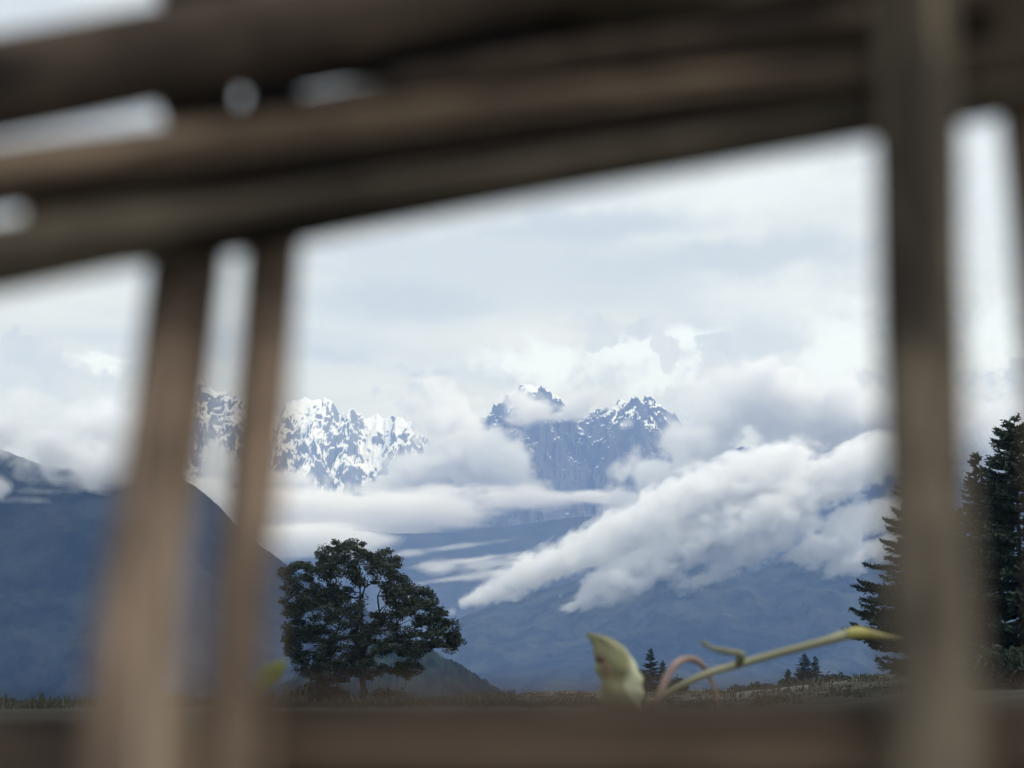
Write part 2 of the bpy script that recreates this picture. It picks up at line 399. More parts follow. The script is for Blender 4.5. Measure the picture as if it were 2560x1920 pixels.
# ------------------------------------------------------------------ clouds and air
def cloud_material(name, dens, col=(1, 1, 1)):
    def f(g, out):
        v = g.n('ShaderNodeVolumeScatter')
        v.inputs['Color'].default_value = (*col, 1); v.inputs['Density'].default_value = dens; v.inputs['Anisotropy'].default_value = .0
        g.put(out.inputs['Volume'], v.outputs[0])
    return material(name, f)
VAPOUR = {}
def cloud(name, label, puffs, Y, vox, dens, depth=1.3, amp=1.15, wav=140., soft=.95, seed=0., stretch=(1, 1, 1), col=(1, 1, 1), tilt=0., bil=.6):
    C, Rr, W = [], [], []
    for p in puffs:
        px, py, rx, ry = p[:4]; w = p[4] if len(p) > 4 else 1.; dy = p[5] if len(p) > 5 else 0.
        C.append(P(px, py, Y + dy)); k = (Y + dy) / FPX; Rr.append((rx * k, min(rx, ry * 2.2) * k * depth, ry * k)); W.append(w)
    C, Rr, W = np.array(C), np.array(Rr), np.array(W)
    ct, st = math.cos(R(tilt)), math.sin(R(tilt))
    ext = np.stack([np.hypot(Rr[:, 0] * ct, Rr[:, 2] * st), Rr[:, 1], np.hypot(Rr[:, 0] * st, Rr[:, 2] * ct)], 1)
    lo = (C - ext * 1.35).min(0); hi = (C + ext * 1.35).max(0)
    vx = np.array([vox, vox * 1.6, vox])
    N = np.ceil((hi - lo) / vx).astype(int) + 1; hi = lo + (N - 1) * vx
    ax = [lo[i] + np.arange(N[i]) * vx[i] for i in range(3)]
    X, Yg, Z = np.meshgrid(*ax, indexing='ij')
    X = X.astype(np.float32); Yg = Yg.astype(np.float32); Z = Z.astype(np.float32)
    best = np.full(X.shape, -9., np.float32); wt = np.zeros(X.shape, np.float32); ws = np.full(X.shape, 1e-6, np.float32)
    for c, r, w in zip(C, Rr, W):
        dx, dz = X - c[0], Z - c[2]
        q = 1 - np.sqrt(((dx * ct + dz * st) / r[0]) ** 2 + ((Yg - c[1]) / r[1]) ** 2 + ((dz * ct - dx * st) / r[2]) ** 2)
        e = np.exp(np.clip(q * 6, -20, 6)); wt += w * e; ws += e
        best = np.maximum(best, q)
    on = best > -.55
    x, y, z = (X[on] * ct + Z[on] * st) / stretch[0], Yg[on] / stretch[1], (Z[on] * ct - X[on] * st) / stretch[2]
    wx_ = fbm(x / wav + seed + 9, y / wav, z / wav, 3); wz_ = fbm(x / wav, y / wav + seed, z / wav + 7, 3)
    n = fbm(x / wav + seed + .35 * wx_, y / wav, z / wav + .35 * wz_, 5, .58, 'b')
    n2 = fbm(x / (wav * 2.6) + seed + 3, y / (wav * 2.6), z / (wav * 2.6), 3)
    n3 = fbm(x / (wav * .7) + seed + 5, y / (wav * .7), z / (wav * .7) + 2, 5, .62)
    fld = best[on] + amp * (bil * (n - .25) + 1.1 * n3) + .85 * n2
    d = np.zeros(X.shape, np.float32)
    dd = np.clip(fld / soft, 0, 1); d[on] = (dd * dd * (3 - 2 * dd)) * (wt[on] / ws[on])
    for a in (0, -1): d[a] = 0; d[:, a] = 0; d[:, :, a] = 0
    # the density grid becomes nested closed skins, thin vapour outside and thicker inside
    mid = (lo + hi) / 2
    me = bpy.data.meshes.new('grid'); me.vertices.add(d.size)
    me.attributes.new('d', 'FLOAT', 'POINT').data.foreach_set('value', d.ravel())
    src = bpy.data.objects.new('grid', me); sc.collection.objects.link(src)
    ng = bpy.data.node_groups.new('skin', 'GeometryNodeTree')
    ng.interface.new_socket('Geometry', in_out='INPUT', socket_type='NodeSocketGeometry')
    ng.interface.new_socket('Geometry', in_out='OUTPUT', socket_type='NodeSocketGeometry')
    g = NT(ng); gi = g.n('NodeGroupInput'); go = g.n('NodeGroupOutput')
    vc = g.n('GeometryNodeVolumeCube')
    L, Hh = lo - mid, hi - mid
    vc.inputs['Min'].default_value = L.tolist(); vc.inputs['Max'].default_value = Hh.tolist()
    for i, s_ in enumerate(('Resolution X', 'Resolution Y', 'Resolution Z')): vc.inputs[s_].default_value = int(N[i])
    vc.inputs['Background'].default_value = 0.0
    pos = g.n('GeometryNodeInputPosition').outputs[0]
    q = g.vec('DIVIDE', g.vec('SUBTRACT', pos, tuple(L.tolist())), tuple(vx.tolist()))
    sp = g.n('ShaderNodeSeparateXYZ'); g.put(sp.inputs[0], q)
    ii = [g.math('ROUND', sp.outputs[k]) for k in range(3)]
    def imath(op, a, b, c=None):
        nd = g.n('FunctionNodeIntegerMath', operation=op)
        g.put(nd.inputs[0], a); g.put(nd.inputs[1], b)
        if c is not None: g.put(nd.inputs[2], c)
        return nd.outputs[0]
    idx = imath('MULTIPLY_ADD', ii[0], int(N[1] * N[2]), imath('MULTIPLY_ADD', ii[1], int(N[2]), ii[2]))
    na = g.n('GeometryNodeInputNamedAttribute', data_type='FLOAT'); na.inputs[0].default_value = 'd'
    si = g.n('GeometryNodeSampleIndex', data_type='FLOAT', domain='POINT', clamp=True)
    ng.links.new(gi.outputs[0], si.inputs['Geometry']); ng.links.new(na.outputs[0], si.inputs['Value']); ng.links.new(idx, si.inputs['Index'])
    ng.links.new(si.outputs[0], vc.inputs['Density'])
    vm = g.n('GeometryNodeVolumeToMesh'); ng.links.new(vc.outputs[0], vm.inputs['Volume'])
    ng.links.new(vm.outputs[0], go.inputs[0])
    src.modifiers.new('skin', 'NODES').node_group = ng
    root = None
    for nm, thr, sg in ((name, .03, .10), ('outer_vapour', .14, .16), ('inner_vapour', .34, .34), ('core', .66, .9)):
        vm.inputs['Threshold'].default_value = thr
        bpy.context.view_layer.update(); dg = bpy.context.evaluated_depsgraph_get(); dg.update()
        m2 = bpy.data.meshes.new_from_object(src.evaluated_get(dg)); m2.name = nm
        if not len(m2.polygons): continue
        m2.materials.clear()
        key = (round(dens * sg, 6), col)
        if key not in VAPOUR: VAPOUR[key] = cloud_material('vapour', dens * sg, col)
        m2.materials.append(VAPOUR[key])
        for at in list(m2.attributes):
            if at.name == 'd': m2.attributes.remove(at)
        o = bpy.data.objects.new(nm, m2); sc.collection.objects.link(o)
        if root is None: root = o; o.location = mid.tolist(); tag(o, label, 'cloud', 'low clouds hanging on the mountains')
        else: o.parent = root; o['kind'] = 'stuff'
        print('cloud', nm, N, len(m2.polygons))
    bpy.data.objects.remove(src); bpy.data.meshes.remove(me); bpy.data.node_groups.remove(ng)
    return root
CLOUDS = True
if CLOUDS:
    cloud('cloud', 'billowing grey cloud between the two snowy peaks',
          [(1110, 1000, 60, 50, .5), (1120, 1060, 90, 70), (1150, 1130, 110, 70), (1060, 1170, 110, 45), (1210, 1180, 90, 45), (1280, 1215, 80, 25, .6), (1000, 1205, 70, 30), (930, 1220, 80, 22), (1250, 1110, 50, 50, .4),
           (700, 1205, 120, 30), (560, 1180, 60, 50, .6), (1080, 960, 40, 30, .5), (1040, 1010, 40, 40, .5)], 11000, 7.5, .016, seed=2.)
    cloud('cloud', 'thin veil of cloud drifting across the top of the middle rocky peak',
          [(1300, 1000, 60, 34), (1330, 1030, 70, 34), (1400, 1040, 60, 18), (1470, 1000, 60, 34), (1520, 1010, 50, 26), (1440, 1030, 60, 24), (1280, 1050, 40, 20, .6), (1270, 1150, 50, 60), (1230, 1100, 30, 40), (1580, 1150, 40, 60), (1560, 1060, 40, 16)], 10800, 8., .012, seed=41., amp=.8)
    cloud('cloud', 'long flat white cloud bank lying across the valley below the peaks',
          [(640, 1260, 160, 40), (640, 1330, 120, 45), (800, 1275, 260, 45), (780, 1350, 160, 40), (1050, 1270, 280, 45), (1300, 1250, 230, 32), (1480, 1245, 110, 22), (950, 1320, 150, 26), (820, 1320, 260, 48), (1020, 1300, 200, 34), (700, 1380, 170, 40), (860, 1385, 110, 24, .7), (930, 1345, 130, 24, .8), (1040, 1320, 90, 16, .7), (740, 1350, 210, 44, 1., -1400), (900, 1345, 120, 24, .8, -1400), (540, 1120, 50, 90, .5), (500, 1220, 90, 40)], 10200, 9., .012,
          seed=6., amp=.7, stretch=(3.5, 2., .8), soft=.8)
    cloud('cloud', 'large grey cloud mass rising right of the rocky peak',
          [(1560, 1180, 50, 30, .6), (1640, 1190, 90, 50), (1740, 1110, 90, 60), (1720, 1190, 90, 50), (1760, 1010, 70, 60, .7), (1830, 960, 90, 70, .7), (1930, 980, 110, 90), (1960, 1070, 90, 70), (2020, 1130, 80, 60), (2080, 1040, 110, 80),
           (2190, 1050, 110, 80), (2300, 1060, 150, 90), (2480, 1080, 140, 90), (2150, 1130, 90, 40), (1700, 1270, 110, 45), (1600, 1290, 80, 35), (1790, 1230, 60, 50), (1980, 1200, 70, 50), (1800, 1060, 80, 60), (1720, 1110, 80, 60), (2060, 1170, 80, 30), (1900, 1290, 90, 50), (1560, 1250, 60, 30)], 9000, 7.5, .016, seed=11.)
    cloud('cloud', 'slanting white cloud streaming down in front of the blue slope',
          [(1190, 1498, 36, 14), (1240, 1476, 60, 24), (1310, 1445, 80, 34), (1390, 1408, 90, 40), (1470, 1368, 90, 44), (1550, 1325, 100, 46), (1640, 1285, 110, 48), (1740, 1240, 120, 52), (1840, 1200, 110, 50, .9), (1930, 1165, 100, 44, .8),
           (1340, 1400, 60, 14, .6), (1440, 1345, 80, 16, .5), (1430, 1514, 36, 16), (1480, 1486, 64, 28), (1550, 1450, 90, 40), (1640, 1410, 100, 44), (1720, 1355, 110, 50), (1810, 1320, 120, 56), (1900, 1285, 120, 56), (1990, 1245, 120, 52), (2080, 1200, 120, 50, .9), (2180, 1150, 110, 46, .8),
           (1740, 1450, 80, 22, .9), (1800, 1420, 60, 20, .6), (1870, 1375, 90, 36, .8), (1970, 1330, 90, 40, .6), (2060, 1360, 90, 40, .75), (2150, 1390, 80, 30, .9), (2120, 1310, 80, 40, .6), (2210, 1280, 80, 36, .7), (2230, 1370, 80, 30, .9), (1560, 1370, 80, 20, .45), (1680, 1330, 80, 24, .5)], 5900, 4.4, .026,
          seed=17.6, wav=80., amp=1.3, stretch=(1.12, 1.1, .95), tilt=20., bil=.95)
    cloud('cloud', 'thin wispy cloud streaks across the blue range',
          [(1180, 1400, 190, 9, .8), (1330, 1388, 150, 12, .8), (1120, 1449, 140, 9, 1.), (1260, 1430, 130, 16, .9), (1220, 1410, 100, 16, .6), (1100, 1420, 60, 20, .5), (1130, 1530, 20, 14, .7), (1180, 1362, 130, 7, .5), (1010, 1385, 50, 10, .5)], 6200, 4.5, .022,
          seed=23., wav=60., amp=1.0, stretch=(3.2, 2, .9), tilt=7., bil=.4)
    cloud('cloud', 'pale cloud cap covering the top of the dark mountain',
          [(-150, 1050, 180, 90), (20, 1075, 130, 60), (150, 1130, 130, 55), (260, 1165, 120, 50), (360, 1120, 110, 70), (250, 1215, 70, 12, .5), (190, 1195, 90, 22, .5), (0, 1215, 22, 30, .8), (70, 1250, 60, 8, .4), (60, 1010, 90, 40, .6), (230, 1060, 110, 60), (120, 1228, 60, 8, .4)], 2600, 3.2, .03, seed=29., wav=60.)

def box(name, lo, hi, mat):
    v = [(x, y, z) for x in (lo[0], hi[0]) for y in (lo[1], hi[1]) for z in (lo[2], hi[2])]
    f = [(0, 1, 3, 2), (4, 6, 7, 5), (0, 4, 5, 1), (2, 3, 7, 6), (0, 2, 6, 4), (1, 5, 7, 3)]
    return mesh_obj(name, v, f, mat, smooth=False)
HAZE_D, HAZE_C, HAZE_A = 6.6e-5, (.30, .50, 1.0), (1., 1., 1.)
def f_haze(g, out):
    v = g.n('ShaderNodeVolumePrincipled')
    v.inputs['Color'].default_value = (*HAZE_C, 1); v.inputs['Absorption Color'].default_value = (*HAZE_A, 1)
    v.inputs['Density'].default_value = HAZE_D; v.inputs['Anisotropy'].default_value = 0
    g.put(out.inputs['Volume'], v.outputs[0])
tag(box('haze', (-16500, -100, -420), (16500, 20500, 2600), material('blue_haze', f_haze)), kind='stuff')

# ------------------------------------------------------------------ trees
def tube(pts, rad, seg=8):
    """list of 3D points and radii -> verts, quads (open tube with capped look by tapering)"""
    pts = np.asarray(pts, float); rad = np.asarray(rad, float)
    n = len(pts); tg = np.gradient(pts, axis=0); tg /= np.linalg.norm(tg, axis=1)[:, None] + 1e-12
    ref = np.array([0.13, .21, .97]) if abs(tg[0][2]) < .8 else np.array([.98, .1, .15])
    V = []
    for i in range(n):
        a = np.cross(tg[i], ref); a /= np.linalg.norm(a); b = np.cross(tg[i], a)
        th = np.arange(seg) / seg * 2 * math.pi
        V.append(pts[i] + rad[i] * (np.cos(th)[:, None] * a + np.sin(th)[:, None] * b))
    V = np.concatenate(V); F = []
    for i in range(n - 1):
        for j in range(seg):
            k = (j + 1) % seg; F.append((i * seg + j, i * seg + k, (i + 1) * seg + k, (i + 1) * seg + j))
    return V, np.array(F)
class Acc:
    def __init__(s): s.v = []; s.f = []; s.n = 0
    def add(s, V, F): s.v.append(np.asarray(V, float)); s.f.append(np.asarray(F) + s.n); s.n += len(V)
    def build(s, name, mat, parent=None, loc=None, smooth=True):
        V = np.concatenate(s.v); F = np.concatenate(s.f)
        if parent is not None: V = V - np.array(parent.location)
        return mesh_obj(name, V, F, mat, parent, smooth, loc)

def broadleaf():
    rng = np.random.RandomState(5)
    Y0 = 119.; k = Y0 / FPX
    zb = ground_z(P(905, 1760, Y0)[0], Y0)
    root = np.array([P(908, 1760, Y0)[0], Y0, zb])
    t = empty('broadleaf_tree', root)
    tag(t, 'lone dark green broadleaf tree with a wide rounded crown in front of the valley', 'tree')
    # outline of the crown, read as the tree's own proportions
    poly = np.array([(870, 1360), (905, 1372), (925, 1395), (960, 1385), (985, 1400), (1000, 1440), (1022, 1475), (1060, 1475), (1085, 1500), (1100, 1540), (1135, 1570), (1148, 1600), (1125, 1618),
                     (1080, 1612), (1040, 1640), (1038, 1680), (995, 1690), (960, 1665), (925, 1690), (890, 1680), (850, 1700), (800, 1700), (755, 1680), (735, 1640), (715, 1600), (722, 1540), (715, 1500), (728, 1450), (712, 1420), (750, 1405), (795, 1430), (800, 1395), (830, 1372)], float)
    holes = [(850, 1448, 20, 12), (800, 1452, 14, 10), (935, 1500, 24, 26), (955, 1515, 18, 20), (890, 1480, 11, 18), (915, 1425, 8, 12), (930, 1450, 9, 12), (1012, 1556, 22, 16), (810, 1560, 14, 8), (860, 1552, 10, 12), (1060, 1570, 14, 12), (935, 1620, 10, 12), (860, 1625, 16, 10), (975, 1655, 26, 22), (780, 1430, 10, 10), (838, 1440, 8, 10)]
    def inside(p):
        x, y = p; c = False; j = len(poly) - 1
        for i in range(len(poly)):
            if (poly[i, 1] > y) != (poly[j, 1] > y) and x < (poly[j, 0] - poly[i, 0]) * (y - poly[i, 1]) / (poly[j, 1] - poly[i, 1]) + poly[i, 0]: c = not c
            j = i
        return c
    cl = []
    def hole(x, y, g=1.): return any(((x - a) / (c * g)) ** 2 + ((y - b) / (d * g)) ** 2 < 1 for a, b, c, d in holes)
    tries = 0
    while len(cl) < 600 and tries < 60000:
        tries += 1
        x, y = rng.uniform(705, 1150), rng.uniform(1355, 1702)
        if not inside((x, y)): continue
        if hole(x, y, 1.15): continue
        hw = 215 * math.sqrt(max(0.05, 1 - ((y - 1545) / 200.) ** 2))
        dep = math.sqrt(max(.03, 1 - min(1, abs(x - 925) / max(hw, 60)) ** 2)) * 165
        dy = rng.uniform(-1, 1) * dep
        p = P(x, y, Y0); p = p + np.array([0, dy * k, 0])
        if all(np.linalg.norm(p - q) > .38 for q in cl): cl.append(p)
    # tip clumps along the outline give it the ragged edge
    for i in range(len(poly)):
        for s_ in np.linspace(0, 1, 4, endpoint=False):
            q = poly[i] * (1 - s_) + poly[(i + 1) % len(poly)] * s_
            q = q + rng.normal(0, 5, 2) + (q - np.array([930, 1540])) * .01
            cl.append(P(q[0], q[1], Y0) + np.array([0, rng.normal(0, .8), 0]))
    cl = np.array(cl)
    # skeleton: trunk, then every clump joins the nearest limb
    fork = P(905, 1640, Y0)
    nodes = [root, root + (fork - root) * .35 + np.array([.05, 0, 0]), root + (fork - root) * .7, fork]; par = [-1, 0, 1, 2]
    for (a, b, dy, pr) in [(880, 1590, .6, 3), (930, 1580, -.6, 3), (870, 1530, .9, 4), (850, 1600, -.8, 4), (950, 1530, -.4, 5), (985, 1570, .9, 5), (905, 1540, .3, 4), (945, 1490, -.3, 8), (962, 1455, -.2, 11), (900, 1480, .2, 10), (885, 1430, 0, 13), (820, 1580, -.4, 7), (1030, 1545, .7, 9), (830, 1500, .8, 6), (860, 1665, 0.2, 3), (815, 1690, .4, 18)]:
        nodes.append(P(a, b, Y0) + np.array([0, dy, 0])); par.append(pr)
    order = np.argsort(np.linalg.norm(cl - fork, axis=1))
    base_n = len(nodes)
    for i in order:
        p = cl[i]; N = np.array(nodes[3:]); d = np.linalg.norm(N - p, axis=1) + .25 * np.linalg.norm(N - fork, axis=1)
        j = int(np.argmin(d)) + 3
        q = nodes[j]; L = np.linalg.norm(p - q)
        if L > .8:
            mpt = (p + q) / 2 + rng.normal(0, .08, 3) + np.array([0, 0, .06 * L]); nodes.append(mpt); par.append(j); j = len(nodes) - 1
        nodes.append(p); par.append(j)
    nn = len(nodes); w = np.ones(nn)
    for i in range(nn - 1, 0, -1): w[par[i]] += w[i]
    rad = .0085 * w ** .46
    acc = Acc()
    for i in range(1, nn):
        a, b = np.array(nodes[par[i]]), np.array(nodes[i]); m_ = (a + b) / 2 + rng.normal(0, .03, 3) * min(1, np.linalg.norm(b - a))
        r0 = min(rad[par[i]], rad[i] * 1.5) if par[i] > 3 else rad[par[i]]
        V, F = tube([a, m_, b], [r0, (r0 + rad[i]) / 2, rad[i]], 7 if rad[i] > .04 else 4); acc.add(V, F)
    acc.build('trunk', M['bark'], t)
    # leaves: small bent blades scattered in every clump
    pos = []
    for c in cl:
        m_ = rng.randint(60, 120); r = rng.uniform(.26, .44)
        d = rng.normal(size=(m_, 3)); d /= np.linalg.norm(d, axis=1)[:, None]
        d *= (rng.uniform(0, 1, (m_, 1)) ** .45) * r * np.array([1.15, 1.15, .75]); pos.append(c + d)
    pos = np.concatenate(pos); n = len(pos)
    size = rng.uniform(.055, .115, n)
    a = rng.normal(size=(n, 3)); a[:, 2] *= .5; a /= np.linalg.norm(a, axis=1)[:, None]
    b = rng.normal(size=(n, 3)); b -= (a * b).sum(1)[:, None] * a; b /= np.linalg.norm(b, axis=1)[:, None]
    s_ = size[:, None]
    V = np.stack([pos - a * s_, pos + b * s_ * .5, pos + a * s_ * 1.1, pos - b * s_ * .5], 1).reshape(-1, 3)
    F = np.arange(4 * n).reshape(n, 4)
    mesh_obj('crown', V - root, F, M['leaf'], t, False)
    print('leaves', n)
broadleaf()

def conifer(name, label, px, top, Y, halfw, low=0.08, dens=1., seed=1, base=None, group='conifers at the edge of the meadow', small=False, shift=0, width_pow=.85):
    """px,top: where the tip stands; halfw: half width of the lowest boughs in metres"""
    rng = np.random.RandomState(seed)
    tip = P(px, top, Y); zb = ground_z(tip[0], Y) if base is None else base
    root = np.array([tip[0], Y, zb - .05]); H = tip[2] - zb
    t = empty(name, root); tag(t, label, 'tree', group)
    lean = rng.normal(0, .01, 2) * H
    axis = lambda h: root + np.array([lean[0] * h * h, lean[1] * h * h, 0.05 + H * h])
    acc = Acc()
    hs = np.linspace(0, 1, 10); V, F = tube([axis(h) for h in hs], [max(.012, .016 * H * (1 - h) ** .9) for h in hs], 8); acc.add(V, F)
    P0, D0, S0 = [], [], []
    h = low; q = H / 15.
    step = .028 / dens
    while h < .985:
        nb = rng.randint(5, 9)
        L0 = halfw * (1 - h) ** width_pow * (1 if h > .2 else .85 + h * .75)
        ph = rng.uniform(0, 6.28)
        for kb in range(nb):
            an = ph + kb * 6.283 / nb + rng.normal(0, .35); L = L0 * rng.uniform(.5, 1.18)
            if rng.rand() < .1: L *= .45
            hh = h + rng.uniform(-.9, .9) * step
            d = np.array([math.cos(an), math.sin(an), 0]); side = np.array([-d[1], d[0], 0])
            o = axis(min(hh, .995)); n = 7
            s = np.linspace(0, 1, n)
            up = (.05 + .75 * max(0, hh - .55)); droop = rng.uniform(.12, .30) * (1 - hh * .7)
            pts = o + d * (s * L)[:, None] + np.array([0, 0, 1.]) * ((up * s - droop * s * 1.3 + droop * 1.25 * s ** 3.) * L)[:, None]
            V, F = tube(pts, .012 * q + .0022 * L * (1 - s) * 3, 4); acc.add(V, F)
            # side twigs with needles
            nt = max(4, int(L / (.105 * q) * dens))
            for u in np.linspace(.12, 1., nt):
                c = np.array([np.interp(u, s, pts[:, i]) for i in range(3)])
                tl = (.12 + .30 * L * (1 - u) ** .7 * (.5 + u * .7)) * rng.uniform(.6, 1.25)
                for sg in (-1, 1, 0):
                    td = d * (.75 if sg else 1.) + side * sg * rng.uniform(.5, .9) + np.array([0, 0, rng.uniform(-.25, .35)]); td /= np.linalg.norm(td)
                    if sg == 0: tl2 = .22 * q + tl * .25; td = td + np.array([0, 0, .5]); td /= np.linalg.norm(td)
                    else: tl2 = tl
                    m_ = max(2, int(tl2 / (.11 * q)))
                    for w_ in np.linspace(.1, 1., m_):
                        P0.append(c + td * tl2 * w_ + rng.normal(0, .02 * q, 3)); D0.append(td + rng.normal(0, .38, 3)); S0.append(.185 * q * rng.uniform(.7, 1.3) * (1.25 - .35 * w_))
        h += step * rng.uniform(.75, 1.25)
    for u in np.linspace(.93, 1, 12):
        P0.append(axis(u)); D0.append(np.array([rng.normal(0, .5), rng.normal(0, .5), 1.])); S0.append(.12 * q)
    acc.build('trunk', M['bark'], t)
    P0, D0, S0 = np.array(P0), np.array(D0), np.array(S0)
    D0 /= np.linalg.norm(D0, axis=1)[:, None]; n = len(P0)
    b = rng.normal(size=(n, 3)); b -= (D0 * b).sum(1)[:, None] * D0; b /= np.linalg.norm(b, axis=1)[:, None]
    s_ = S0[:, None]
    V = np.stack([P0 - D0 * s_ * .5, P0 + b * s_ * .34, P0 + D0 * s_, P0 - b * s_ * .30], 1).reshape(-1, 3)
    mesh_obj('crown', V - root, np.arange(4 * n).reshape(n, 4), M['needle'], t, False)
    print(name, 'H', round(H, 1), 'needles', n)
conifer('fir_tree', 'tall dark fir whose left boughs reach past the thick upright stick', 2302, 1140, 105, 4.9, seed=3, width_pow=.70)
conifer('fir_tree', 'slender fir top showing between the thick upright stick and the tallest fir', 2438, 1135, 120, 3.4, seed=4, dens=1.2)
conifer('fir_tree', 'tallest dense fir at the right edge of the photo', 2535, 1045, 100, 4.8, seed=9, width_pow=.6, dens=1.2)
conifer('young_fir', 'small pointed fir just right of the pale curled leaf', 1626, 1622, 260, 2.5, seed=12, dens=.8, low=.03)
conifer('young_fir', 'tiny fir between the small pointed fir and the pinkish tendril', 1657, 1652, 262, 1.6, seed=13, dens=.8, low=.03)
conifer('young_fir', 'small fir below the long green stem, left of its thin neighbour', 2010, 1634, 230, 2.4, seed=14, dens=.8, low=.03)
conifer('young_fir', 'thin young fir just right of the small fir below the long stem', 2038, 1640, 232, 1.5, seed=15, dens=.8, low=.03)
conifer('young_fir', 'lowest leftmost young fir of those under the long stem', 1970, 1672, 235, 1.5, seed=16, dens=.8, low=.03)

def bush(name, label, px, top, Y, wpx, seed):
    rng = np.random.RandomState(seed); k = Y / FPX
    tip = P(px, top, Y); zb = ground_z(tip[0], Y); H = tip[2] - zb; W = wpx * k / 2
    root = np.array([tip[0], Y, zb]); t = empty(name, root); tag(t, label, 'bush', 'bushes along the meadow edge')
    acc = Acc(); pos = []
    for i in range(26):
        a = rng.uniform(0, 6.28); r = W * math.sqrt(rng.rand()) * .9
        hh = H * (1 - (r / W) ** 2 * .7) * rng.uniform(.75, 1.)
        e = root + np.array([math.cos(a) * r, math.sin(a) * r, hh])
        m_ = root + (e - root) * .5 + np.array([0, 0, .1 * H]); V, F = tube([root + rng.normal(0, .05, 3) * [1, 1, 0], m_, e], [.04, .03, .01], 5); acc.add(V, F)
        for j in range(3):
            c = root + (e - root) * (.45 + .27 * j); d = rng.normal(size=(60, 3)) * .22 * max(1, H / 3); pos.append(c + d)
    acc.build('stems', M['bark'], t)
    pos = np.concatenate(pos); pos[:, 2] = np.maximum(pos[:, 2], zb + .05); n = len(pos); s_ = rng.uniform(.10, .2, (n, 1))
    a = rng.normal(size=(n, 3)); a /= np.linalg.norm(a, axis=1)[:, None]
    b = rng.normal(size=(n, 3)); b -= (a * b).sum(1)[:, None] * a; b /= np.linalg.norm(b, axis=1)[:, None]
    V = np.stack([pos - a * s_, pos + b * s_ * .6, pos + a * s_, pos - b * s_ * .6], 1).reshape(-1, 3)
    mesh_obj('foliage', V - root, np.arange(4 * n).reshape(n, 4), M['leaf'], t, False)
for i, (px, top, Y, w, lb) in enumerate([
    (1600, 1676, 255, 90, 'dark bush at the foot of the small pointed fir'),
    (1690, 1700, 250, 70, 'dark bush seen under the arch of the pinkish tendril'),
    (1845, 1722, 245, 40, 'low round bush left of the bush row under the long stem'),
    (1900, 1715, 240, 80, 'broad low bush midway under the long stem'),
    (1975, 1698, 225, 90, 'dark bush at the foot of the leftmost young fir under the stem'),
    (2080, 1685, 200, 120, 'wide dark bush between the thin young fir and the tall fir'),
    (2470, 1640, 92, 110, 'grey green bush at the foot of the firs right of the thick stick'),
    (800, 1712, 122, 150, 'low spreading bush at the left of the lone tree trunk'),
    (960, 1735, 124, 120, 'low bush just right of the lone tree trunk'),
    (2560, 1630, 90, 110, 'yellowish bush at the bottom right under the tallest fir'),
]): bush('bush', lb, px, top, Y, w, 40 + i)

def weeds():
    rng = np.random.RandomState(77); V = []; n = 0
    for i in range(2600):
        y = rng.uniform(96, 235); x = rng.uniform(-.30, .30) * y
        if x > 6 and rng.rand() < .3: continue
        z = ground_z(x, y); hgt = (rng.gamma(2., .13) + .10) * (.6 if x > 0 else .9)
        for k_ in range(12):
            o = np.array([x + rng.normal(0, .35), y + rng.normal(0, .35), z - .03]); L = hgt * rng.uniform(.5, 1.2)
            d = np.array([rng.normal(0, .3), rng.normal(0, .3), 1.]); sd_ = np.array([1., rng.normal(0, .5), 0]) * rng.uniform(.02, .06)
            V += [o - sd_, o + sd_, o + d * L + sd_ * .6, o + d * L * .9 - sd_ * .6]
    V = np.array(V)
    o = mesh_obj('weeds', V, np.arange(len(V)).reshape(-1, 4), M['weeds'], None, False)
    tag(o, kind='stuff')
M['weeds'] = m_leaf('dry_weeds', (.028, .034, .018), (.062, .064, .036), .3, .2)
weeds()

